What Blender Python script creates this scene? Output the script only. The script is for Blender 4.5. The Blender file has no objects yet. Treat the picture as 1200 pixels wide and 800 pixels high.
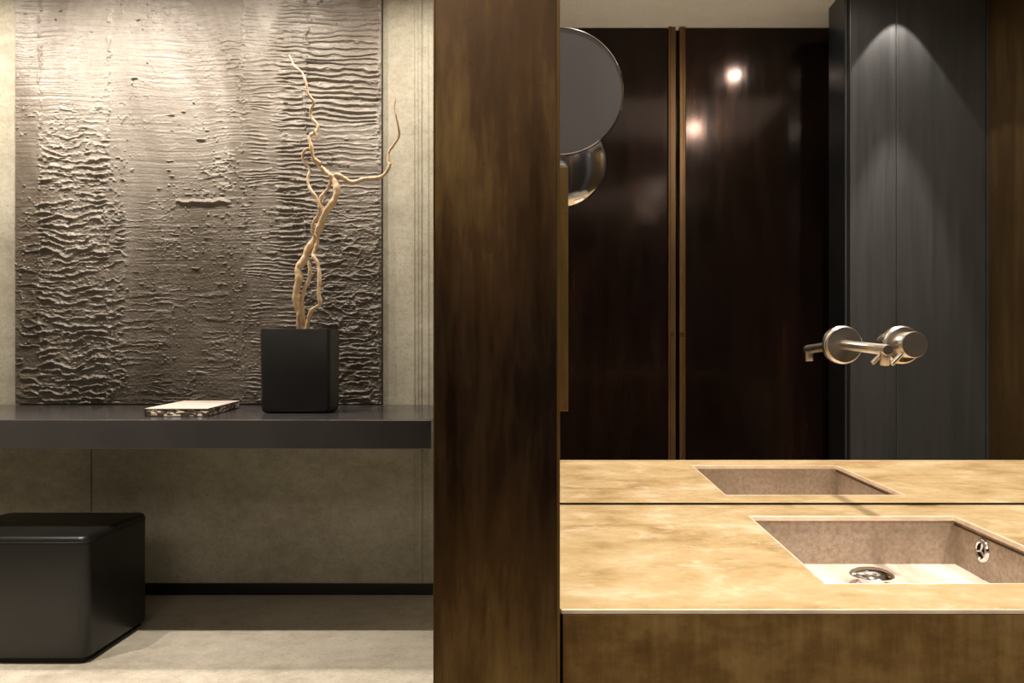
import bpy, bmesh, math, random
import numpy as np
from mathutils import Vector, Matrix
random.seed(7)
C = bpy.context.scene.collection
PI = math.pi
# ------------------------------------------------------------------ camera maths (1200x800)
F, VX, HY, EYE = 940.0, 656.0, 407.0, 1.10
def P(px, py, y):                      # pixel of the photograph -> point at depth y
    return Vector(((px-VX)*y/F, y, EYE-(py-HY)*y/F))
cam = bpy.data.cameras.new('camera'); co = bpy.data.objects.new('camera', cam); C.objects.link(co)
co.location = (0, 0, EYE); co.rotation_euler = (PI/2, 0, 0)
cam.sensor_width = 36; cam.lens = F/1200*36
cam.shift_x = -(VX-600)/1200; cam.shift_y = (HY-400)/1200
cam.clip_start = 0.02
bpy.context.scene.camera = co
vs = bpy.context.scene.view_settings
vs.view_transform = 'Standard'; vs.look = 'None'; vs.exposure = 0.0

CEIL = 2.80; YM = 1.2228; YB = 3.572; YR = -1.85; XR = 2.03; XL = -3.2
# ------------------------------------------------------------------ materials
class NT:
    def __init__(s, name):
        s.m = bpy.data.materials.new(name); s.m.use_nodes = True
        s.t = s.m.node_tree; s.n = s.t.nodes; s.b = s.n['Principled BSDF']
    def node(s, typ, **kw):
        n = s.n.new(typ)
        for k, v in kw.items():
            if k in n.inputs: n.inputs[k].default_value = v
            else: setattr(n, k, v)
        return n
    def link(s, a, b): s.t.links.new(a, b)
    def coords(s, scale=(1,1,1), loc=(0,0,0)):
        g = s.node('ShaderNodeNewGeometry'); m = s.node('ShaderNodeMapping')
        m.inputs['Scale'].default_value = scale; m.inputs['Location'].default_value = loc
        s.link(g.outputs['Position'], m.inputs['Vector']); return m.outputs['Vector']
    def noise(s, scale, detail=4, rough=.6, stretch=(1,1,1), loc=(0,0,0), dist=0):
        n = s.node('ShaderNodeTexNoise'); n.inputs['Scale'].default_value = scale
        n.inputs['Detail'].default_value = detail; n.inputs['Roughness'].default_value = rough
        n.inputs['Distortion'].default_value = dist
        s.link(s.coords(stretch, loc), n.inputs['Vector']); return n.outputs['Fac']
    def ramp(s, fac, stops):
        r = s.node('ShaderNodeValToRGB'); e = r.color_ramp.elements
        while len(e) < len(stops): e.new(.5)
        for i, (p, c) in enumerate(stops):
            e[i].position = p; e[i].color = (c if len(c) == 4 else (*c, 1)) if not isinstance(c, (int, float)) else (c, c, c, 1)
        s.link(fac, r.inputs['Fac']); return r.outputs['Color']
    def mix(s, fac, a, b, mode='MIX'):
        m = s.node('ShaderNodeMix'); m.data_type = 'RGBA'; m.blend_type = mode
        if isinstance(fac, (int, float)): m.inputs[0].default_value = fac
        else: s.link(fac, m.inputs[0])
        for v, i in ((a, 6), (b, 7)):
            if isinstance(v, tuple): m.inputs[i].default_value = (*v, 1) if len(v) == 3 else v
            else: s.link(v, m.inputs[i])
        return m.outputs[2]
    def bump(s, h, strength=.3, dist=.005, normal=None):
        b = s.node('ShaderNodeBump'); b.inputs['Strength'].default_value = strength; b.inputs['Distance'].default_value = dist
        s.link(h, b.inputs['Height'])
        if normal: s.link(normal, b.inputs['Normal'])
        s.link(b.outputs['Normal'], s.b.inputs['Normal']); return b.outputs['Normal']
    def col(s, c):
        if isinstance(c, tuple): s.b.inputs['Base Color'].default_value = (*c, 1)
        else: s.link(c, s.b.inputs['Base Color'])
    def set(s, metal=0, rough=.5, spec=.5, aniso=None):
        s.b.inputs['Metallic'].default_value = metal
        if isinstance(rough, (int, float)): s.b.inputs['Roughness'].default_value = rough
        else: s.link(rough, s.b.inputs['Roughness'])
        s.b.inputs['Specular IOR Level'].default_value = spec

def plain(name, c, metal=0, rough=.5, spec=.5, nscale=None, amt=.15):
    m = NT(name); m.set(metal, rough, spec)
    n = m.noise(nscale or 30, 3)
    m.col(m.ramp(n, [(.3, tuple(x*(1-amt) for x in c)), (.7, tuple(min(1, x*(1+amt)) for x in c))]))
    return m.m

def patina(name, dark, mid, light, metal, lo, hi, rough=.35, stretch=(1,1,.22), sc=4, streak=True, seed=0, zfade=None, fine=60):
    m = NT(name)
    a = m.noise(sc, 6, .62, stretch, (seed, seed*2, seed), .12)
    b = m.noise(sc*6, 5, .7, (1, 1, .12) if streak else (1,1,1), (seed+3, 0, 1))
    f = m.mix(.3, a, b)
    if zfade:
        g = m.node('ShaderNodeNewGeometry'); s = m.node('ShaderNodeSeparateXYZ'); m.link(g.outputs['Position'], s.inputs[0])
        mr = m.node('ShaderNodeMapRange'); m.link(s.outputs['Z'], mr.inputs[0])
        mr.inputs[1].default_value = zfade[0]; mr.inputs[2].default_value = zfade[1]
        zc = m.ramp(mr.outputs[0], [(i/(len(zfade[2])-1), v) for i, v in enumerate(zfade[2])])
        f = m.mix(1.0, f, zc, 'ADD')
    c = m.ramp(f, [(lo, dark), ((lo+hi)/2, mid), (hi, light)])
    sp = m.noise(fine, 4, .7, (1,1,1), (seed, 5, 2))
    c = m.mix(m.ramp(sp, [(.62, 0), (.72, .45)]), c, tuple(x*.6 for x in dark))
    m.col(c)
    r = m.ramp(b, [(.3, rough*.8), (.7, rough*1.25)])
    m.set(metal, r, .5)
    m.bump(b, .08, .002)
    return m.m

M = {}
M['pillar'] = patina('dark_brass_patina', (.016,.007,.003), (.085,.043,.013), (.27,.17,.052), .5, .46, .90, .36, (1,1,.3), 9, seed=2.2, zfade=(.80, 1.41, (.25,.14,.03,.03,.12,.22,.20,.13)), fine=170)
M['pillar_edge'] = patina('worn_brass_edge', (.06,.032,.010), (.14,.085,.027), (.26,.17,.06), .6, .3, .7, .35, seed=4)
M['brass_front'] = patina('brass_apron_patina', (.07,.036,.010), (.20,.115,.035), (.38,.25,.09), .5, .3, .7, .42, (.8,1,1.4), 14, seed=7, fine=200)
M['brass_dim'] = patina('dim_brass', (.05,.026,.010), (.10,.058,.02), (.2,.13,.05), .6, .3, .75, .35, seed=9)
M['brass_strip'] = patina('brass_door_edge', (.10,.05,.024), (.18,.10,.042), (.28,.17,.075), .6, .3, .75, .35, seed=11)
M['brown'] = patina('dark_bronze_panel', (.012,.007,.005), (.028,.015,.011), (.080,.036,.021), .6, .38, .72, .13, (1,1,.25), 3, seed=13)
m = NT('brass_counter')
a = m.noise(9, 7, .68, (1,1.2,1), (1,2,3), .2); b = m.noise(55, 5, .7, (1,1,1), (3,3,3), .4)
c = m.ramp(a, [(.34, (.34,.22,.085)), (.46, (.52,.37,.18)), (.56, (.60,.45,.25)), (.68, (.78,.62,.42))])
c = m.mix(m.ramp(b, [(.42, 0), (.8, .55)]), c, (.44,.30,.14))
w = m.noise(16, 6, .75, (1,1.8,1), (7,1,3), .5)
c = m.mix(m.ramp(w, [(.56, 0), (.66, .5)]), c, (.84,.68,.49))
m.col(c); m.set(.35, m.ramp(b, [(.3, .38), (.7, .5)]), .5); m.bump(b, .06, .001); M['counter'] = m.m
M['rim'] = plain('polished_brass_rim', (.85,.70,.54), .3, .35)
m = NT('basin_stone')
a = m.noise(9, 6, .65, (1,1,1), (0,4,0), .5); b = m.noise(140, 4, .7)
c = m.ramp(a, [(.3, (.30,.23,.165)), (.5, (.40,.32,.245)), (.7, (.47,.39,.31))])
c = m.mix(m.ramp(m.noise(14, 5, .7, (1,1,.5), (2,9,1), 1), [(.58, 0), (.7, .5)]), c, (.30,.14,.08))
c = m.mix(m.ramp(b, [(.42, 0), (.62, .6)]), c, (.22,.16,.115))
m.col(c); m.set(.1, .55); m.bump(b, .15, .002); M['basin'] = m.m
m = NT('basin_floor_stone')
a = m.noise(6, 6, .65, (2.4,.7,1), (0,4,0), .5)
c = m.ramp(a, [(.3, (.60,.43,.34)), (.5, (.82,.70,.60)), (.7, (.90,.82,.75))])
m.col(c); m.set(.05, .45); m.bump(a, .1, .002); M['basin_floor'] = m.m
M['nickel'] = plain('brushed_nickel', (.60,.55,.49), 1, .27, nscale=80, amt=.08)
M['chrome'] = plain('chrome', (.72,.72,.74), 1, .10, amt=.02)
M['hole'] = plain('black_hole', (.006,.006,.006), 0, .8)
M['black'] = plain('black_skirting', (.006,.0055,.005), 0, .35)
m = NT('mirror_glass'); m.col((.90,.89,.87)); m.set(1, 0.0); n = m.noise(2); M['mirror'] = m.m
M['side_black'] = plain('black_lacquered_edge', (.008,.010,.012), 0, .3)
# steel partition
m = NT('blackened_steel')
a = m.noise(5, 5, .6, (6,1,.35), (1,0,0)); b = m.noise(40, 4, .7, (1,1,.05))
c = m.ramp(m.mix(.5, a, b), [(.35, (.060,.063,.063)), (.65, (.085,.086,.084))])
m.col(c); m.set(.45, m.ramp(b, [(.3, .40), (.7, .55)]), .5); M['steel'] = m.m
m = NT('shelf_steel')
a = m.noise(3, 4, .6); b = m.noise(12, 4, .7)
m.col(m.ramp(a, [(.3, (.036,.033,.033)), (.7, (.048,.044,.043))])); m.set(.3, m.ramp(b, [(.3, .15), (.7, .22)]), .6); M['shelf'] = m.m
M['disc'] = plain('painted_reflection_grey', (.095,.09,.093), .1, .3, nscale=3, amt=.06)  # reflection of the steel wall, painted into the glass as flat grey
# concrete
def concrete(name, cols, sc=2.0, rough=.75, pit=.45, spots=None, zgrad=None):
    m = NT(name)
    a = m.noise(sc, 7, .66, (1,1,1.5), (3,1,5), .15); b = m.noise(90, 5, .8); d = m.noise(13, 7, .78, (1,1,1.3), (0,3,8), .1)
    c = m.ramp(m.mix(.45, a, d), [(.36, cols[0]), (.5, cols[1]), (.64, cols[2])])
    c = m.mix(m.ramp(b, [(.50, 0), (.68, .5)]), c, tuple(x*.6 for x in cols[0]))
    v = m.node('ShaderNodeTexVoronoi'); v.inputs['Scale'].default_value = 26; m.link(m.coords(), v.inputs['Vector'])
    c = m.mix(m.ramp(v.outputs['Distance'], [(.04, .6), (.09, 0)]), c, tuple(x*.4 for x in cols[0]))
    m.col(c); m.set(0, rough, .35); h = m.mix(.5, b, d); m.bump(h, pit, .006); return m.m
M['wall'] = concrete('board_concrete_wall', ((.28,.25,.19), (.38,.35,.275), (.47,.44,.36)))
M['floor'] = concrete('polished_concrete_floor', ((.28,.245,.19), (.42,.38,.31), (.52,.48,.41)), 1.8, .5, .12)
M['ceiling'] = concrete('plaster_ceiling', ((.66,.58,.47), (.72,.64,.52), (.76,.68,.56)), 1.2, .8, .1)
# painting
m = NT('relief_plaster_paint')
a = m.noise(2.2, 6, .65, (1,1,.45), (5,1,2), .6); b = m.noise(120, 4, .75, (.25,1,1)); at = m.node('ShaderNodeAttribute'); at.attribute_name = 'relief'
c = m.ramp(a, [(.34, (.135,.108,.082)), (.5, (.225,.195,.165)), (.66, (.34,.31,.275))])
c = m.mix(m.ramp(b, [(.4, 0), (.75, .35)]), c, (.08,.064,.048))
c = m.mix(m.ramp(at.outputs['Fac'], [(.30, 0), (1.0, .55)]), c, (.46,.42,.37))
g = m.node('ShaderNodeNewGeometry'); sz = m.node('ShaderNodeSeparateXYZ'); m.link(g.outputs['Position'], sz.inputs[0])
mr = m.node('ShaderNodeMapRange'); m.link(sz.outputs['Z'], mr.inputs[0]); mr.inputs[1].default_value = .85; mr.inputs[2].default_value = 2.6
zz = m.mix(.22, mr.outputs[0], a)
c = m.mix(1.0, c, m.ramp(zz, [(.10, (.34,.315,.28)), (.36, (.52,.50,.47)), (.60, (.85,.84,.82)), (.88, (1.0,1.0,1.0))]), 'MULTIPLY')  # paint darkens towards the bottom, with some lamp falloff painted in
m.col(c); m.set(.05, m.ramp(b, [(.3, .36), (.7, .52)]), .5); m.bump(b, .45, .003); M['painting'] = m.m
M['canvas_edge'] = plain('dark_canvas_edge', (.03,.027,.022), 0, .6)
# leather, pot, wood, book
m = NT('black_leather')
v = m.node('ShaderNodeTexVoronoi'); v.inputs['Scale'].default_value = 260; m.link(m.coords(), v.inputs['Vector'])
m.col(m.ramp(m.noise(6, 4), [(.3, (.005,.0048,.0046)), (.7, (.008,.0076,.0073))])); m.set(0, .36, .42); m.bump(v.outputs['Distance'], .12, .001); M['leather'] = m.m
M['pot'] = plain('matte_black_ceramic', (.006,.0058,.0056), 0, .42, .28)
M['soil'] = plain('dark_soil', (.02,.014,.009), 0, .9)
m = NT('peeled_willow_wood')
a = m.noise(30, 5, .7, (1,1,.4)); b = m.noise(160, 3, .7, (1,1,.3))
m.col(m.ramp(m.mix(.4, a, b), [(.34, (.38,.235,.125)), (.5, (.58,.41,.25)), (.66, (.74,.58,.40))])); m.set(0, .45, .5); m.bump(b, .3, .002); M['willow'] = m.m
M['paper_cover'] = plain('cream_pink_cover', (.42,.355,.31), 0, .5, nscale=14, amt=.1)
m = NT('printed_book_edge')
v = m.node('ShaderNodeTexVoronoi'); v.inputs['Scale'].default_value = 75; v.distance = 'CHEBYCHEV'; m.link(m.coords((.8, .5, 2.2)), v.inputs['Vector'])
s = m.node('ShaderNodeSeparateColor'); m.link(v.outputs['Color'], s.inputs[0])
k = m.mix(.5, s.outputs[0], m.noise(95, 4, .8, (1,1,1.6)))
m.col(m.ramp(k, [(.50, (.03,.022,.016)), (.56, (.10,.075,.055)), (.66, (.55,.48,.38))])); m.set(0, .45); M['book_print'] = m.m
M['book_dark'] = plain('dark_brown_cover', (.02,.015,.011), 0, .4)
M['white_metal'] = plain('white_trim_ring', (.7,.68,.63), 0, .4)
m = NT('lamp_glow'); m.col((1,.9,.75)); m.b.inputs['Emission Color'].default_value = (1,.83,.62,1); m.b.inputs['Emission Strength'].default_value = 12; M['glow'] = m.m

# ------------------------------------------------------------------ geometry helpers
def obj(name, bm, mat, parent=None, smooth=False):
    me = bpy.data.meshes.new(name); bmesh.ops.recalc_face_normals(bm, faces=bm.faces)
    bm.to_mesh(me); bm.free(); me.materials.append(M[mat])
    if smooth:
        me.polygons.foreach_set('use_smooth', [True]*len(me.polygons))
        try: me.set_sharp_from_angle(angle=math.radians(38))
        except Exception: pass
    o = bpy.data.objects.new(name, me); C.objects.link(o)
    if parent: o.parent = parent; o.matrix_parent_inverse = Matrix.Translation(parent.location).inverted()
    return o
def struct(name, bm, mat, parent=None):
    o = obj(name, bm, mat, parent)
    if not parent: o['kind'] = 'structure'
    return o
def tag(o, label, cat, group=None):
    o['label'] = label; o['category'] = cat
    if group: o['group'] = group
    return o
def thing(name, loc, label, cat, group=None):
    o = bpy.data.objects.new(name, None); o.empty_display_size = .05; o.location = loc; C.objects.link(o)
    return tag(o, label, cat, group)
def box(bm, x0, x1, y0, y1, z0, z1, bev=0, seg=2):
    r = bmesh.ops.create_cube(bm, size=1)
    vs_ = r['verts']
    for v in vs_:
        v.co = Vector((x0+(v.co.x+.5)*(x1-x0), y0+(v.co.y+.5)*(y1-y0), z0+(v.co.z+.5)*(z1-z0)))
    if bev:
        es = list({e for v in vs_ for e in v.link_edges})
        bmesh.ops.bevel(bm, geom=es, offset=bev, segments=seg, profile=.5, affect='EDGES')
    return bm
def B(*a, **k): return box(bmesh.new(), *a, **k)
def lathe(bm, prof, origin, axis=(0,0,1), n=48):
    """prof: (r, h) along axis"""
    q = Vector((0,0,1)).rotation_difference(Vector(axis).normalized())
    rings = []
    for r, h in prof:
        if r < 1e-6: rings.append([bm.verts.new(Vector(origin)+q @ Vector((0,0,h)))])
        else: rings.append([bm.verts.new(Vector(origin)+q @ Vector((r*math.cos(2*PI*i/n), r*math.sin(2*PI*i/n), h))) for i in range(n)])
    for A, D in zip(rings, rings[1:]):
        for i in range(n):
            j = (i+1) % n
            if len(A) == 1 and len(D) == 1: continue
            if len(A) == 1: bm.faces.new((A[0], D[i], D[j]))
            elif len(D) == 1: bm.faces.new((A[i], A[j], D[0]))
            else: bm.faces.new((A[i], A[j], D[j], D[i]))
    return bm
def catmull(pts, k=6):
    out = []
    for i in range(len(pts)-1):
        p0 = pts[max(i-1, 0)]; p1 = pts[i]; p2 = pts[i+1]; p3 = pts[min(i+2, len(pts)-1)]
        for s in range(k):
            t = s/k
            out.append(.5*((2*p1)+(p2-p0)*t+(2*p0-5*p1+4*p2-p3)*t*t+(3*p1-p0-3*p2+p3)*t**3))
    out.append(pts[-1]); return out
def tube(bm, pts, radii, n=10):
    rings = []; up = Vector((0,1,0))
    for i, p in enumerate(pts):
        d = (pts[min(i+1, len(pts)-1)]-pts[max(i-1, 0)]).normalized()
        s = d.cross(up)
        s = s.normalized() if s.length > 1e-4 else Vector((1,0,0))
        u = s.cross(d).normalized()
        rings.append([bm.verts.new(p+(s*math.cos(2*PI*k/n)+u*math.sin(2*PI*k/n))*radii[i]) for k in range(n)])
    for A, D in zip(rings, rings[1:]):
        for k in range(n): bm.faces.new((A[k], A[(k+1)%n], D[(k+1)%n], D[k]))
    bm.faces.new(rings[0][::-1]); bm.faces.new(rings[-1]); return bm

# ------------------------------------------------------------------ the room shell
struct('floor', B(XL, XR+.1, YR-.1, YB+.1, -.1, 0), 'floor')
struct('ceiling', B(XL, XR+.1, YR-.1, YB+.1, CEIL, CEIL+.1), 'ceiling')
bm = bmesh.new()                                        # concrete slabs, open joints between them
jx = [XL, -2.086, -.612, XR]
for a, b_ in zip(jx, jx[1:]): box(bm, a+(.0022 if a > XL else 0), b_-(.0022 if b_ < XR else 0), YB, YB+.06, .045, CEIL, .003, 1)
box(bm, XL, XR, YB+.006, YB+.12, 0, CEIL)
for x in (-.650, -.634, -.588): box(bm, x-.0025, x+.0025, YB-.004, YB+.01, .05, CEIL)      # formwork seams
struct('wall_back', bm, 'wall')
struct('baseboard_back', B(XL, -.117, YB-.008, YB+.02, 0, .052, bev=.002), 'black')
struct('wall_left', B(XL-.1, XL, YR-.1, YB+.1, 0, CEIL), 'wall')
struct('wall_rear', B(XL, XR, YR-.1, YR-.01, 0, CEIL), 'brown')
wr = struct('wall_right', B(XR, XR+.1, YR-.1, YB+.1, 0, CEIL), 'brass_dim')
struct('trim_1', B(XR-.006, XR, -1.362, -1.350, 0, CEIL), 'steel')
bm = bmesh.new()
box(bm, -.117, .06, 1.246, YB-.001, 0, CEIL); box(bm, .06, XR, 1.246, 1.36, 0, CEIL)
box(bm, -.117, -.108, .745, 1.246, 0, CEIL)
struct('wall_center', bm, 'wall')
# brass clad end of the wall between dressing side and vanity
PY = .712
xl, xr = (507.5-VX)*PY/F, (656.2-VX)*PY/F
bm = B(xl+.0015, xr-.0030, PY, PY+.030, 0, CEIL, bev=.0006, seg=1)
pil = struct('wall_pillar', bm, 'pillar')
bm = bmesh.new(); box(bm, xl, xl+.0015, PY+.0008, PY+.033, 0, CEIL, .0003, 1); box(bm, xr-.0030, xr, PY+.0004, PY+.033, 0, CEIL, .0006, 2)
obj('edge_trim', bm, 'pillar_edge', pil)
# rear doors (seen in the mirror), dark bronze leaves with brass edge pulls
def vx(px, yv): return (px-VX)*yv/F
D = 2*YM-YR
for i, (a, b_, s0, s1) in enumerate(((-.75, vx(781.5, D), vx(782, D), vx(790.5, D)), (vx(802.5, D), 1.90, vx(795, D), vx(802, D)))):
    d = struct('door_%d' % (i+1), B(a, b_, YR-.01, YR+.03, 0, CEIL-.004, bev=.002), 'brown')
    bm = bmesh.new(); box(bm, s0, s1, YR-.01, YR+.045, 0, CEIL-.004, .003, 2)
    xm = (s0+s1)/2; box(bm, xm-.003+(.007 if i else -.007), xm+.003+(.007 if i else -.007), YR+.044, YR+.052, 0, CEIL-.004, .001, 1)
    obj('door_edge_strip', bm, 'brass_strip', d)
    bm = bmesh.new(); lathe(bm, [(0,0),(.012,0),(.012,.004),(.009,.007),(0,.007)], (xm, YR+.045, 1.17), (0,1,0), 24)
    obj('lock_escutcheon', bm, 'brass_dim', d, True)
struct('door_3', B(-3.1, -.78, YR-.01, YR+.03, 0, CEIL-.004, bev=.002), 'brown')
# blackened steel partition
bm = bmesh.new()
box(bm, 1.353, XR-.006, -1.58, -1.37, 0, CEIL)
box(bm, 1.378, 1.596, -1.372, -1.362, 0, CEIL, .0015, 1); box(bm, 1.599, XR-.008, -1.372, -1.362, 0, CEIL, .0015, 1)
box(bm, 1.353, 1.360, -1.372, -1.358, 0, CEIL, .001, 1)
wp_ = struct('wall_partition', bm, 'steel')
obj('dark_side_panel', B(1.3505, 1.3535, -1.581, -1.3575, 0, CEIL), 'side_black', wp_)
obj('dark_edge_joint', B(1.3535, 1.3775, -1.3725, -1.3640, 0, CEIL), 'side_black', wp_)

# ------------------------------------------------------------------ vanity
CT = .86; XC1 = 1.55; YF = .7349
vt = thing('vanity_counter', (.78, .98, CT-.25), 'patinated golden brass vanity counter with a sunken rectangular basin under the wall mirror', 'vanity')
bx0, bx1, by0, by1 = .268, .563, .815, 1.143
def slab(x0, x1, y0, y1, z0, z1, a0, a1, b0, b1):
    bm = bmesh.new()
    xs = [x0, a0, a1, x1]; ys = [y0, b0, b1, y1]
    V = {(i,j,k): bm.verts.new((xs[i], ys[j], (z0, z1)[k])) for i in range(4) for j in range(4) for k in range(2)}
    for i in range(3):
        for j in range(3):
            if i == 1 and j == 1: continue
            bm.faces.new([V[i,j,1], V[i+1,j,1], V[i+1,j+1,1], V[i,j+1,1]]); bm.faces.new([V[i,j+1,0], V[i+1,j+1,0], V[i+1,j,0], V[i,j,0]])
    for i in range(3):
        bm.faces.new([V[i,0,0], V[i+1,0,0], V[i+1,0,1], V[i,0,1]]); bm.faces.new([V[i,3,1], V[i+1,3,1], V[i+1,3,0], V[i,3,0]])
        bm.faces.new([V[0,i,0], V[0,i,1], V[0,i+1,1], V[0,i+1,0]]); bm.faces.new([V[3,i,0], V[3,i+1,0], V[3,i+1,1], V[3,i,1]])
    bm.faces.new([V[1,1,0], V[2,1,0], V[2,1,1], V[1,1,1]]); bm.faces.new([V[1,2,1], V[2,2,1], V[2,2,0], V[1,2,0]])
    bm.faces.new([V[1,1,0], V[1,1,1], V[1,2,1], V[1,2,0]]); bm.faces.new([V[2,1,0], V[2,2,0], V[2,2,1], V[2,1,1]])
    return bm
obj('countertop', slab(-.104, XC1, YF+.0022, YM, CT-.004, CT, bx0, bx1, by0, by1), 'counter', vt)
obj('front_edge', B(.0012, XC1, YF-.0002, YF+.0022, CT-.0042, CT, bev=.0008, seg=2), 'rim', vt)
obj('front_apron', B(.0024, XC1, YF+.0004, YF+.012, CT-.42, CT-.0045, bev=.001), 'brass_front', vt)
obj('shadow_gap', B(-.104, .0024, .7475, .76, 0, CT-.0045), 'hole', vt)
obj('carcass', slab(-.104, XC1, .762, YM, CT-.30, CT-.0045, bx0-.012, bx1+.012, by0-.012, by1+.012), 'brass_dim', vt)
bs = bmesh.new(); t = .010; zb = CT-.0685
box(bs, bx0-t, bx0, by0-t, by1+t, zb-.01, CT-.0045); box(bs, bx1, bx1+t, by0-t, by1+t, zb-.01, CT-.0045)
box(bs, bx0, bx1, by0-t, by0, zb-.01, CT-.0045); box(bs, bx0, bx1, by1, by1+t, zb-.01, CT-.0045)
bas = obj('basin', bs, 'basin', vt)
obj('basin_floor', B(bx0-.001, bx1+.001, by0-.001, by1+.001, zb-.02, zb), 'basin_floor', vt)
bm = bmesh.new(); r_ = .0028                        # bright folded lip around the opening
box(bm, bx0, bx1, by1-r_, by1+.0005, CT-.0065, CT+.0003, .0006, 1); box(bm, bx0, bx0+r_, by0, by1, CT-.0065, CT+.0003, .0006, 1)
box(bm, bx1-r_, bx1, by0, by1, CT-.0065, CT+.0003, .0006, 1); box(bm, bx0, bx1, by0, by0+.0012, CT-.0065, CT+.0002, .0004, 1)
obj('basin_lip', bm, 'rim', vt)
bm = B(bx1-.0016, bx1+.001, by0, by1, CT-.0128, CT-.0105); obj('basin_seam', bm, 'brass_dim', vt)
# pop-up drain
dx, dy = .406, 1.044
dr = thing('drain_stopper', (dx, dy, zb), 'domed chrome drain stopper raised over the basin floor', 'drain')
obj('collar', lathe(bmesh.new(), [(0,0),(.020,0),(.020,.003),(.016,.004),(.016,.011),(0,.011)], (dx,dy,zb), n=48), 'chrome', dr, True)
obj('dome', lathe(bmesh.new(), [(0,.010),(.024,.0105),(.0275,.0115),(.0280,.0130),(.0265,.0152),(.021,.0180),(.014,.0200),(.007,.0212),(0,.0216)], (dx,dy,zb), n=64), 'chrome', dr, True)
# overflow on the right basin wall
oy, oz = 1.067, .830
ov = thing('overflow_ring', (bx1, oy, oz), 'small round chrome overflow grille on the right basin wall', 'overflow')
obj('ring', lathe(bmesh.new(), [(.0098,-.0005),(.0098,.003),(.0115,.0042),(.0150,.0034),(.0162,.0016),(.0165,-.0005)], (bx1,oy,oz), (-1,0,0), 48), 'chrome', ov, True)
obj('hole', lathe(bmesh.new(), [(0,.0003),(.0100,.0003),(.0100,-.0005)], (bx1,oy,oz), (-1,0,0), 32), 'hole', ov)
bm = bmesh.new()
for k in range(3):
    a = PI/2+k*2*PI/3+.25
    tube(bm, [Vector((bx1-.002, oy, oz)), Vector((bx1-.002, oy+.0105*math.cos(a), oz+.0105*math.sin(a)))], [.0016,.0016], 8)
lathe(bm, [(0,.0034),(.003,.0030),(.0034,.0006)], (bx1,oy,oz), (-1,0,0), 20)
obj('spokes', bm, 'chrome', ov, True)
# mirror
mt = thing('wall_mirror', (.95, YM+.003, CT), 'large frameless wall mirror above the brass counter', 'mirror')
obj('glass', B(-.104, XR-.003, YM, YM+.006, CT+.0035, CEIL-.003), 'mirror', mt)
obj('backing', B(-.104, XR-.003, YM+.0061, 1.2455, CT+.001, CEIL-.003), 'hole', mt)
obj('bottom_gap', B(-.104, XR-.003, YM+.0002, YM+.006, CT+.0002, CT+.0035), 'hole', mt)
# faucet spout
sx, sz0, sz1, syt = .4303, 1.104, 1.0965, 1.052
sp = thing('faucet_spout', (sx, YM, sz0), 'brushed nickel wall-mounted faucet spout left of the round mixer knob', 'faucet')
ros = [(0,0),(.0290,0),(.0290,.0055),(.0280,.0065),(.0272,.0068),(.0272,.0105),(.0262,.0115),(.0110,.0120),(0,.0120)]
obj('rosette', lathe(bmesh.new(), ros, (sx, YM-.0003, sz0), (0,-1,0), 64), 'nickel', sp, True)
bm = bmesh.new()
A = Vector((sx, YM-.010, sz0)); T = Vector((sx, syt, sz1)); d = (T-A).normalized(); L = (T-A).length
lathe(bm, [(.0073,0),(.0073,L-.0012),(.0064,L),(0,L)], A, d, 32)
obj('spout_tube', bm, 'nickel', sp, True)
bm = bmesh.new(); nz = T-d*.0085
lathe(bm, [(.0066,.003),(.0066,.0195),(.0060,.0205),(.0050,.0205),(.0050,.016),(0,.016)], nz, (.0,.10,-1), 32)
obj('nozzle', bm, 'nickel', sp, True)
# mixer knob
kx, kz = .5194, 1.104
kn = thing('mixer_knob', (kx, YM, kz), 'round brushed nickel mixer knob with a short angled lever right of the spout', 'faucet')
obj('rosette', lathe(bmesh.new(), ros, (kx, YM-.0003, kz), (0,-1,0), 64), 'nickel', kn, True)
obj('collar', lathe(bmesh.new(), [(.0178,.010),(.0178,.0165),(0,.0165)], (kx, YM, kz), (0,-1,0), 48), 'nickel', kn, True)
obj('handle', lathe(bmesh.new(), [(0,.0168),(.0192,.0168),(.0192,.0485),(.0185,.0495),(0,.0495)], (kx, YM, kz), (0,-1,0), 64), 'nickel', kn, True)
q = Vector((-.0285, 0, -.0285)).normalized()
bm = bmesh.new(); lathe(bm, [(0,.015),(.0036,.015),(.0036,.0405),(.0030,.0412),(0,.0412)], (kx, 1.186, kz), q, 24)
obj('lever', bm, 'nickel', kn, True)
# brass box beside the mirror's edge and the round shaving mirror
bb = B(-.100, .0126, 1.186, YM-.0005, 1.0055, 1.367, bev=.0008)
tag(obj('brass_box', bb, 'pillar_edge'), 'narrow upright brass box against the mirror just right of the brass pillar', 'box')
tag(bpy.data.objects['brass_box'], 'narrow upright brass box against the mirror, its edge showing beside the brass pillar', 'box')
my, mz, mr = 1.0246, 1.4265, .0814
sm = thing('shaving_mirror', (0, my, mz), 'round grey shaving mirror half hidden behind the top of the brass pillar', 'mirror')
obj('glass', lathe(bmesh.new(), [(0,-.0035),(mr-.0012,-.0035),(mr-.0012,0)], (0,my,mz), (0,1,0), 96), 'disc', sm, True)
obj('rim', lathe(bmesh.new(), [(mr-.0012,-.0042),(mr,-.0036),(mr+.0003,0),(mr,.004),(mr-.004,.0048)], (0,my,mz), (0,1,0), 96), 'chrome', sm, True)
obj('back_shell', lathe(bmesh.new(), [(mr-.003,.0045),(.070,.010),(.052,.0155),(.030,.019),(.012,.0205),(0,.021)], (0,my,mz), (0,1,0), 96), 'chrome', sm, True)
pts = [Vector(p) for p in ((-.030, my+.017, mz-.01), (-.050, my+.05, mz-.02), (-.062, 1.12, mz-.03), (-.064, YM-.02, mz-.03), (-.064, YM-.002, mz-.03))]
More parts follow.
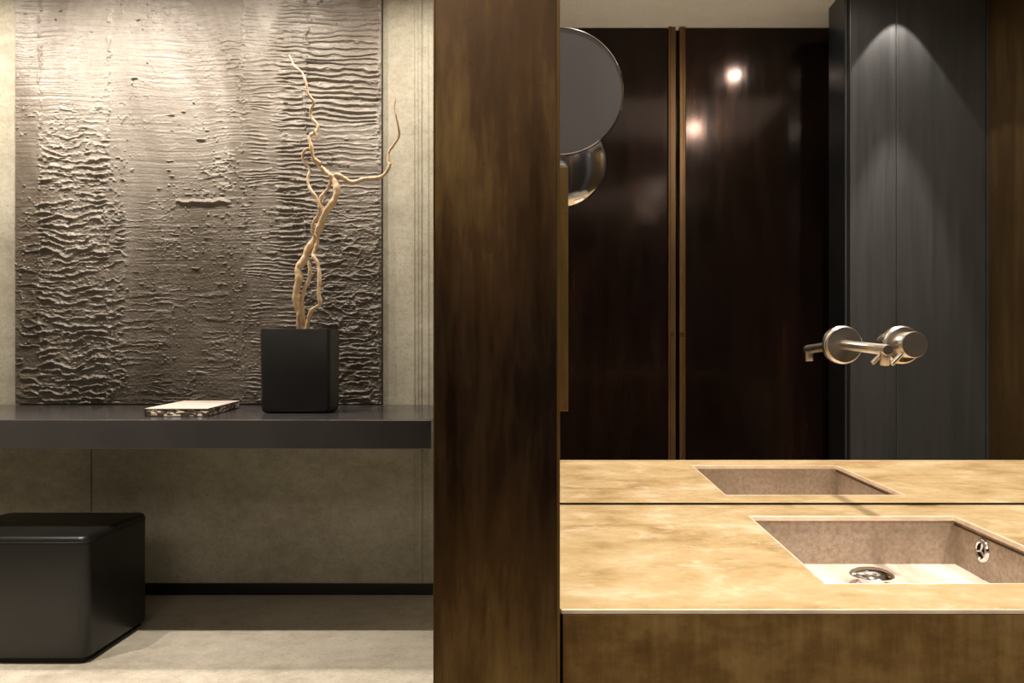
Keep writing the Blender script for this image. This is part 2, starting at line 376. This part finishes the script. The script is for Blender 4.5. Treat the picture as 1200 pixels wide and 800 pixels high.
bm = bmesh.new(); pp = catmull(pts, 6); tube(bm, pp, [.0045]*len(pp), 14); lathe(bm, [(0,0),(.018,0),(.018,.006),(0,.008)], (-.064, YM-.0005, mz-.03), (0,-1,0), 32)
obj('arm', bm, 'chrome', sm, True)

# ------------------------------------------------------------------ dressing side
SZ = .846; SY = 2.82; SX = (505.3-VX)*SY/F
bm = B(XL+.002, SX, SY, YB-.001, SZ-.104, SZ, bev=.0032, seg=3)
tag(obj('console_shelf', bm, 'shelf'), 'long dark steel console shelf fixed to the concrete wall', 'shelf')

# relief painting: real geometry
x0, x1 = (17-VX)*3.54/F, (446.5-VX)*3.54/F; z0, z1 = SZ+.006, 2.72
nx, nz_ = 980, 1130
rng = np.random.RandomState(4)
def vn(x, y, sx_, sy_, seed):
    r = np.random.RandomState(seed); g = r.rand(512, 512)
    a = x/sx_+50.3; b = y/sy_+50.7; ia = np.floor(a).astype(int); ib = np.floor(b).astype(int)
    fa = a-ia; fb = b-ib; fa = fa*fa*(3-2*fa); fb = fb*fb*(3-2*fb)
    g00 = g[ia%512, ib%512]; g10 = g[(ia+1)%512, ib%512]; g01 = g[ia%512, (ib+1)%512]; g11 = g[(ia+1)%512, (ib+1)%512]
    return (g00*(1-fa)+g10*fa)*(1-fb)+(g01*(1-fa)+g11*fa)*fb
def fbm(x, y, sx_, sy_, seed, o=3):
    s = 0; w = 0
    for k in range(o):
        s = s+vn(x, y, sx_/2**k, sy_/2**k, seed+k)*.5**k; w += .5**k
    return s/w
def ss(a, b, x): t_ = np.clip((x-a)/(b-a), 0, 1); return t_*t_*(3-2*t_)
X, Z = np.meshgrid(np.linspace(x0, x1, nx), np.linspace(z0, z1, nz_))
p = X*F/3.54+VX; q_ = HY-(Z-EYE)*F/3.54
wob = (fbm(p, q_, 40, 26, 1)-.5)*10
p2 = p+(fbm(p, q_, 12, 12, 77)-.5)*9
def ridges(sx_, sy_, seed, k, w=0.0):
    n = vn(p+w*wob, q_+wob*(.5+.5*w), sx_, sy_, seed); n2 = vn(p, q_+wob*.5, sx_*.5, sy_*.62, seed+9)
    n = .68*n+.32*n2
    return np.clip(1-np.abs(2*n-1)*1.9, 0, 1)**k
wx = (fbm(p, q_, 7, 5, 201)-.5)*7; wy = (fbm(p, q_, 7, 5, 205)-.5)*4.5
def crust(sx_, sy_, seed, k=1.6):
    n = vn(p+wx+wob, q_+wy+wob*.7, sx_, sy_, seed)
    r = np.clip(1-np.abs(2*n-1)*2.3, 0, 1)**k
    return r*(.45+.9*fbm(p, q_, 5, 3, seed+3))
fine = fbm(p, q_, 2.2, 1.8, 41, 2)
h = (fbm(p, q_, 60, 80, 21)-.5)*.004
h += (fbm(p, q_+(fbm(p, q_, 80, 80, 34)-.5)*14, 70, 2.6, 31, 3)-.5)*.0024*(.25+1.1*fbm(p, q_, 80, 50, 32))
h += (fine-.5)*.0014*(.4+ss(200, 320, q_))
def band(a, b, s=5): return ss(a-s, a+s, p2)*(1-ss(b-s, b+s, p2))
vary = ss(.38, .62, fbm(p, q_, 38, 34, 51))
qn = q_+(fbm(p, q_, 20, 20, 5)-.5)*90
m1 = band(44, 126, 4)*ss(110, 200, qn)
phL = (q_+(fbm(p, q_, 46, 34, 60)-.5)*26+(fbm(p, q_, 9, 8, 161)-.5)*7+wy*.5)/8.6
combL = (.5+.5*np.sin(2*PI*phL))**3.2*ss(.22, .75, fbm(p+500, q_, 20, 7, 162))
h += m1*(combL*.0095*(.5+fbm(p, q_, 4, 3, 163))+crust(14, 5, 62)*.0028+(fbm(p, q_, 3, 2.4, 64)-.5)*.0032)
h += band(20, 46, 5)*ss(190, 320, qn)*crust(20, 7, 66)*.0055
h += band(126, 146, 4)*ss(210, 290, qn)*crust(12, 5.5, 65)*.006
h += band(142, 200, 8)*ss(200, 300, qn)*crust(60, 7.0, 67, 2.4)*.0030*(.3+.7*vary)
h += band(172, 285, 10)*crust(22, 5.0, 68, 2)*.0026*vary*(.3+.7*ss(250, 330, qn))
h += band(232, 290, 6)*ss(20, 60, q_)*(1-ss(240, 300, q_))*crust(12, 5.0, 69)*.0038*ss(.45, .6, fbm(p, q_, 25, 40, 70))
ph = (q_+(fbm(p, q_, 70, 18, 71)-.5)*16+(fbm(p, q_, 14, 6, 73)-.5)*4.2+wy*.25)/6.6
comb = (.5+.5*np.sin(2*PI*ph))**2.4*(.35+1.1*vn(p+300, q_, 45, 6, 78))
top = ss(15, 45, q_)*(1-ss(120, 150, q_)); low = ss(215, 285, q_)
h += band(359, 443, 2)*comb*(.0030+.0052*top)*(1-.6*low)
h += band(355, 446, 3)*low*(crust(18, 5.4, 74)*.0052+crust(9, 4, 79)*.0025)
ph2 = (q_+(fbm(p, q_, 50, 14, 75)-.5)*14+wy*.5)/4.6
h += band(288, 359, 10)*(.5+.5*np.sin(2*PI*ph2))**3*.0030*(.15+.85*ss(.42, .62, fbm(p, q_, 26, 22, 76)))
h += band(326, 361, 7)*comb*.0052*(1-ss(300, 340, q_)*.6)
for cx, am, wd in ((46, .003, 1.8), (126, .005, 2.2), (284, .0030, 1.6), (358, .0070, 1.4), (443, .0055, 1.6)):
    h += am*np.exp(-((p+(fbm(p, q_, 7, 10, int(cx))-.5)*8-cx)/wd)**2)*ss(.42, .6, fbm(p, q_, 9, 9, int(cx)+3))
sp_ = vn(p+wx*.4, q_, 3.4, 2.7, 91); h += ss(.78, .95, sp_)*.0042*ss(.44, .62, fbm(p, q_, 34, 44, 92))*(.25+.75*ss(60, 200, q_))
h += ss(.90, .97, vn(p+wx*.5, q_, 6, 3.6, 95))*.007*ss(.52, .64, fbm(p, q_, 60, 40, 96))
h += .012*np.exp(-((q_-236-(fbm(p, q_, 6, 30, 99)-.5)*5)/1.9)**2)*ss(203, 209, p)*(1-ss(264, 272, p))*(.4+.9*fbm(p, q_, 4, 4, 98))
edge = np.minimum(np.minimum(X-x0, x1-X), np.minimum(Z-z0, z1-Z)); 
hh = np.clip(h, -.004, .02)
Y = 3.546-hh*1.25
scum = 0
for cx, cy, rx, ry, am in ((80, 420, 26, 13, .9), (104, 362, 8, 20, .8), (148, 400, 9, 14, .7), (275, 440, 30, 30, .8), (420, 60, 40, 60, .2), (240, 90, 70, 60, .35)):
    scum = scum+am*np.exp(-((p-cx)/rx)**2-((q_-cy)/ry)**2)*ss(.35, .65, fbm(p, q_, 14, 4, int(cx)+7))
verts = np.stack([X, Y, Z], -1).reshape(-1, 3).astype(np.float32)
i0 = (np.arange(nz_-1)[:, None]*nx+np.arange(nx-1)[None, :]).reshape(-1)
faces = np.stack([i0, i0+1, i0+nx+1, i0+nx], -1).astype(np.int32)
me = bpy.data.meshes.new('relief_surface')
me.vertices.add(len(verts)); me.vertices.foreach_set('co', verts.ravel())
me.loops.add(faces.size); me.loops.foreach_set('vertex_index', faces.ravel())
me.polygons.add(len(faces)); me.polygons.foreach_set('loop_start', np.arange(0, faces.size, 4, dtype=np.int32))
me.update(calc_edges=True); me.polygons.foreach_set('use_smooth', np.ones(len(faces), dtype=bool))
at = me.attributes.new('relief', 'FLOAT', 'POINT'); at.data.foreach_set('value', np.clip(hh/.011+scum, 0, 1).ravel().astype(np.float32))
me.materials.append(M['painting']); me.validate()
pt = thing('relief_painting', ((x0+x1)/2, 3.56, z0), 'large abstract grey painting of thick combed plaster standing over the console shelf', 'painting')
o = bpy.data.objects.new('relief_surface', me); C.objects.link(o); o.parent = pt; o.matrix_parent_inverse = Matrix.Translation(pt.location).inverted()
obj('stretcher_edge', B(x0-.001, x1+.003, 3.549, YB-.0005, z0-.002, z1, bev=.001), 'canvas_edge', pt)

# ottoman
ox1 = -1.640; ox0 = ox1-.56; oy0, oy1 = 2.78, 3.20; oz0, oz1 = .022, .445
ot = thing('ottoman', ((ox0+ox1)/2, (oy0+oy1)/2, 0), 'square black leather ottoman on the concrete floor below the shelf', 'ottoman')
def cushion(xa, xb, ya, yb, za, zb_, r, dome):
    bm = B(xa, xb, ya, yb, za, zb_)
    vert = [e for e in bm.edges if abs(e.verts[0].co.z-e.verts[1].co.z) > .1]
    bmesh.ops.bevel(bm, geom=vert, offset=r, segments=6, profile=.5, affect='EDGES')
    top = [e for e in bm.edges if e.verts[0].co.z > zb_-1e-4 and e.verts[1].co.z > zb_-1e-4]
    bmesh.ops.bevel(bm, geom=top, offset=.020, segments=5, profile=.55, affect='EDGES')
    bot = [e for e in bm.edges if e.verts[0].co.z < za+1e-4 and e.verts[1].co.z < za+1e-4]
    bmesh.ops.bevel(bm, geom=bot, offset=.006, segments=2, profile=.5, affect='EDGES')
    return bm
bm = cushion(ox0, ox1, oy0, oy1, oz0, oz1, .035, 0)
obj('upholstery', bm, 'leather', ot, True)
# piping seams along the upper edge
def loop(xa, xb, ya, yb, r, z, n=8):
    out = []
    for cx, cy, a0 in ((xb-r, yb-r, 0), (xa+r, yb-r, PI/2), (xa+r, ya+r, PI), (xb-r, ya+r, 1.5*PI)):
        for k in range(n+1):
            a = a0+k*PI/2/n; out.append(Vector((cx+r*math.cos(a), cy+r*math.sin(a), z)))
    return out
bm = bmesh.new(); lp = loop(ox0-.0004, ox1+.0004, oy0-.0004, oy1+.0004, .035, oz1-.022); lp.append(lp[0]); tube(bm, lp, [.0018]*len(lp), 6)
obj('top_seam', bm, 'leather', ot, True)
obj('plinth', B(ox0+.02, ox1-.02, oy0+.02, oy1-.02, 0, oz0), 'hole', ot)

# planter
YP = 3.08
px0, px1 = (303.5-VX)*YP/F, (386.5-VX)*YP/F; pzt = SZ+.326; pd = .145
pl = thing('square_planter', ((px0+px1)/2, YP+pd/2, SZ), 'square matte black planter standing on the console shelf', 'planter')
bm = bmesh.new()
def sq(inset, z, r=.016, n=6, taper=0):
    return [bm.verts.new(v) for v in loop(px0+inset+taper, px1-inset-taper*.3, YP+inset, YP+pd-inset, max(r-inset*.4, .004), z, n)]
rings = []
for ins, z, tp in ((.022, SZ+.0006, .004), (.010, SZ+.003, .004), (.003, SZ+.011, .004), (0, SZ+.024, .004), (0, SZ+.16, .002), (0, pzt-.003, 0), (.0012, pzt, 0), (.0080, pzt, 0), (.0095, pzt-.003, 0), (.0095, pzt-.045, 0)):
    rings.append(sq(ins, z, taper=tp))
for A, D_ in zip(rings, rings[1:]):
    n = len(A)
    for i in range(n): bm.faces.new((A[i], A[(i+1)%n], D_[(i+1)%n], D_[i]))
bm.faces.new(rings[0][::-1])
obj('pot', bm, 'pot', pl, True)
bm = bmesh.new(); rr = [bm.verts.new(v) for v in loop(px0+.009, px1-.009, YP+.009, YP+pd-.009, .012, pzt-.030)]; f_ = bm.faces.new(rr)
bmesh.ops.extrude_face_region(bm, geom=[f_]); 
for v in rr: v.co.z -= .012
obj('soil', bm, 'soil', pl)

# curly willow branches
ZA = (260, 180, 3.635); ZB = (240, 0, 4.0); YT = 3.15
def wp(segs, depth):
    out = []
    for (ox, oy_, s), pts in segs:
        for x, y in pts: out.append((ox+x/s, oy_+y/s))
    return [P(a, b_, YT+depth(i, len(out))) for i, (a, b_) in enumerate(out)]
def branch(bm, pts, r0, r1, lump=.12, n=10, sd=0):
    rnd = random.Random(sd); pp = catmull(pts, 7); N = len(pp); ph_ = rnd.random()*6
    rad = [(r0+(r1-r0)*(i/(N-1))**.9)*(1+lump*math.sin(i*.55+ph_)+lump*.6*math.sin(i*1.3)) for i in range(N)]
    tube(bm, pp, rad, n)
br1 = thing('willow_branch', P(355, 386, YT), 'thickest pale curly willow branch in the black planter, forking to the two tallest tips', 'branch', 'curly willow branches')
main = wp([(ZA, [(352,790),(348,745),(336,695),(320,645),(317,590),(329,530),(324,490),(350,452),(366,410),(396,365),(418,310),(440,255),(474,205),(490,160),(482,118),(470,95)])], lambda i, n: .010*math.sin(i*.9))
bm = bmesh.new(); branch(bm, main, .0150, .0125, .1, 12, 1); obj('stem', bm, 'willow', br1, True)
up = [main[-1]-Vector((0,0,.01))]+wp([(ZA, [(462,92),(440,75),(410,45),(388,20)]), (ZB, [(540,765),(510,740),(500,690),(490,642),(515,620),(530,590),(500,550),(498,510),(512,480),(485,440),(475,390),(455,340),(420,310),(408,285),(395,258)])], lambda i, n: .012*math.sin(i*.8))
bm = bmesh.new(); branch(bm, up, .0100, .0035, .1, 10, 2); obj('upper_fork', bm, 'willow', br1, True)
rt = [main[-1]-Vector((0,0,.008))]+wp([(ZA, [(490,90),(520,105),(560,122),(610,107),(668,103),(700,80),(716,45)]), (ZB, [(862,765),(862,715),(885,680),(910,640),(908,600),(898,550),(888,505),(892,460),(882,425),(876,412)])], lambda i, n: -.01*i/8+.008*math.sin(i*.9))
bm = bmesh.new(); branch(bm, rt, .0098, .0022, .1, 10, 3); obj('side_fork', bm, 'willow', br1, True)
tw = wp([(ZB, [(512,612),(524,632),(524,650),(517,668)])], lambda i, n: -.004)
bm = bmesh.new(); branch(bm, tw, .0045, .002, .05, 8, 4); obj('twig', bm, 'willow', br1, True)
b2 = wp([(ZA, [(356,790),(362,745),(370,700),(386,664),(418,640),(412,590),(416,530),(409,468),(388,432),(400,400),(408,365),(388,335),(388,300),(410,262),(416,230),(405,190),(376,150),(366,110),(374,66),(350,35),(343,5),(358,-18),(372,-24)])], lambda i, n: -.016+.012*math.sin(i*.7+1))
br2 = thing('willow_branch', b2[1], 'thinner curly willow branch bowing out to the right just above the black planter', 'branch', 'curly willow branches')
bm = bmesh.new(); branch(bm, b2, .0088, .0050, .12, 10, 5); obj('stem', bm, 'willow', br2, True)
b3 = wp([(ZA, [(358,790),(353,745),(346,700),(342,640),(350,582),(370,540),(376,490),(362,440),(358,402),(386,372),(408,335),(422,285),(436,247),(420,212),(424,182),(452,148),(466,108),(472,98)])], lambda i, n: .020+.014*math.sin(i*.8+2))
br3 = thing('willow_branch', b3[1], 'middle curly willow branch twisted behind the thickest stem in the planter', 'branch', 'curly willow branches')
bm = bmesh.new(); branch(bm, b3, .0080, .0062, .12, 10, 6); obj('stem', bm, 'willow', br3, True)
b4 = wp([(ZA, [(330,790),(324,745),(321,712),(325,688),(334,664)])], lambda i, n: -.006)
br4 = thing('willow_branch', b4[1], 'short thin willow offshoot at the left foot of the branches', 'branch', 'curly willow branches')
bm = bmesh.new(); branch(bm, b4, .0055, .0040, .1, 8, 7); obj('stem', bm, 'willow', br4, True)

# book
bk = thing('book', (-1.40, 3.1, SZ), 'cream-covered hardback book lying on the shelf left of the black planter', 'book')
FL = Vector(((169.5-VX)*2.937/F, 2.937)); FR = Vector(((244-VX)*2.937/F, 2.937)); BR = Vector(((281-VX)*3.37/F, 3.37)); BL = BR+(FL-FR)
def quad(bm, z0_, z1_, ins=0):
    c_ = (FL+FR+BR+BL)/4; ps = []
    for q2 in (FL, FR, BR, BL):
        dd = (c_-q2).normalized(); ps.append(q2+dd*ins)
    lo = [bm.verts.new((v.x, v.y, z0_)) for v in ps]; hi = [bm.verts.new((v.x, v.y, z1_)) for v in ps]
    bm.faces.new(lo[::-1]); bm.faces.new(hi)
    for i in range(4): bm.faces.new((lo[i], lo[(i+1)%4], hi[(i+1)%4], hi[i]))
    return bm
obj('back_cover', quad(bmesh.new(), SZ+.0006, SZ+.0030), 'book_dark', bk)
obj('page_block', quad(bmesh.new(), SZ+.0030, SZ+.0285, .0035), 'book_print', bk)
obj('front_cover', quad(bmesh.new(), SZ+.0285, SZ+.0310), 'paper_cover', bk)
bm = bmesh.new(); box(bm, FL.x-.0005, FL.x+.004, 2.936, 2.945, SZ+.001, SZ+.030, .0005, 1); obj('spine_hinge', bm, 'book_dark', bk)

# ------------------------------------------------------------------ lights (recessed ceiling downlights, an added uplight, ambient fill)
def downlight(x, y, power, size=60, blend=.4, tgt=None, col=(1,.80,.58), rad=.02, label=''):
    t = thing('ceiling_downlight', (x, y, CEIL), label, 'ceiling light', 'recessed ceiling downlights')
    obj('trim_ring', lathe(bmesh.new(), [(.030,0),(.042,0),(.041,-.003),(.032,-.004),(.030,-.001)], (x,y,CEIL), n=32), 'black', t, True)
    l = bpy.data.lights.new('lamp', 'SPOT'); l.energy = power; l.spot_size = math.radians(size); l.spot_blend = blend; l.color = col; l.shadow_soft_size = rad
    lo = bpy.data.objects.new('lamp', l); C.objects.link(lo); lo.parent = t; lo.location = (0, 0, -.01)
    dv = Vector(tgt)-Vector((x, y, CEIL-.01)) if tgt else Vector((0,0,-1))
    lo.rotation_euler = dv.to_track_quat('-Z', 'Y').to_euler()
W = (1,.905,.79)
downlight(-1.30, 3.00, 74, 160, 1, (-1.30, 3.35, 0), W, .02, 'recessed downlight in front of the right half of the relief painting')
downlight(-1.95, 3.00, 84, 160, 1, (-1.95, 3.35, 0), W, .02, 'recessed downlight in front of the left half of the relief painting')
downlight(-2.66, 3.02, 110, 160, 1, (-2.66, 3.35, 0), W, .02, 'recessed downlight at the far left close to the concrete wall')
downlight(-.60, 3.05, 72, 150, 1, (-.50, 3.35, 0), W, .02, 'recessed downlight beside the right edge of the relief painting')
downlight(-1.55, 2.00, 330, 62, .6, (-1.45, 2.42, 0), W, .025, 'recessed downlight above the floor before the console shelf')
downlight(-2.35, 2.02, 190, 62, .6, (-2.2, 2.42, 0), W, .025, 'recessed downlight above the floor before the ottoman')
downlight(1.03, .07, 125, 176, 1, None, W, .03, 'recessed downlight above the place before the vanity')
downlight(.30, .86, 180, 80, .8, None, W, .03, 'recessed downlight straight above the basin')
downlight(1.08, -1.13, 14, 176, .4, None, W, .03, 'recessed downlight before the dark bronze doors')
downlight(1.596, -1.255, 26, 68, .15, None, (1,.90,.84), .008, 'recessed downlight close to the steel partition')
downlight(1.585, -1.155, 150, 35, .45, None, (1,.90,.84), .010, 'recessed downlight a step away from the steel partition')
up = thing('added_floor_uplight', (.55, -1.15, 0), 'unseen black floor uplight added to brighten the mirrored ceiling before the bronze doors', 'lamp')  # unseen fixture, added to brighten the ceiling in the mirror
obj('housing', lathe(bmesh.new(), [(0,0),(.05,0),(.05,.07),(.044,.07),(.044,.05),(0,.05)], (.55,-1.15,0), n=32), 'black', up, True)
l = bpy.data.lights.new('lamp', 'SPOT'); l.energy = 85; l.spot_size = math.radians(58); l.spot_blend = 1; l.color = W; l.shadow_soft_size = .03
lo = bpy.data.objects.new('lamp', l); C.objects.link(lo); lo.parent = up; lo.location = (0, 0, .075); lo.rotation_euler = (PI, 0, 0)
def area(x, y, z, sx_, sy_, power, tgt, col):
    l = bpy.data.lights.new('ambient_light', 'AREA'); l.shape = 'RECTANGLE'; l.size = sx_; l.size_y = sy_; l.energy = power; l.color = col
    o = bpy.data.objects.new('ambient_light', l); C.objects.link(o); o.location = (x, y, z)
    o.rotation_euler = (Vector(tgt)-Vector((x, y, z))).to_track_quat('-Z', 'Y').to_euler()
area(-.9, -.9, 2.70, 1.4, 1.0, 30, (-.4, 1.6, .9), (1,.88,.74))
area(.7, -.3, 2.74, 1.6, 1.0, 7, (.7, -.3, 0), (1,.88,.74))
w = bpy.data.worlds.new('world'); bpy.context.scene.world = w; w.use_nodes = True
w.node_tree.nodes['Background'].inputs[0].default_value = (.8,.7,.6,1); w.node_tree.nodes['Background'].inputs[1].default_value = .05
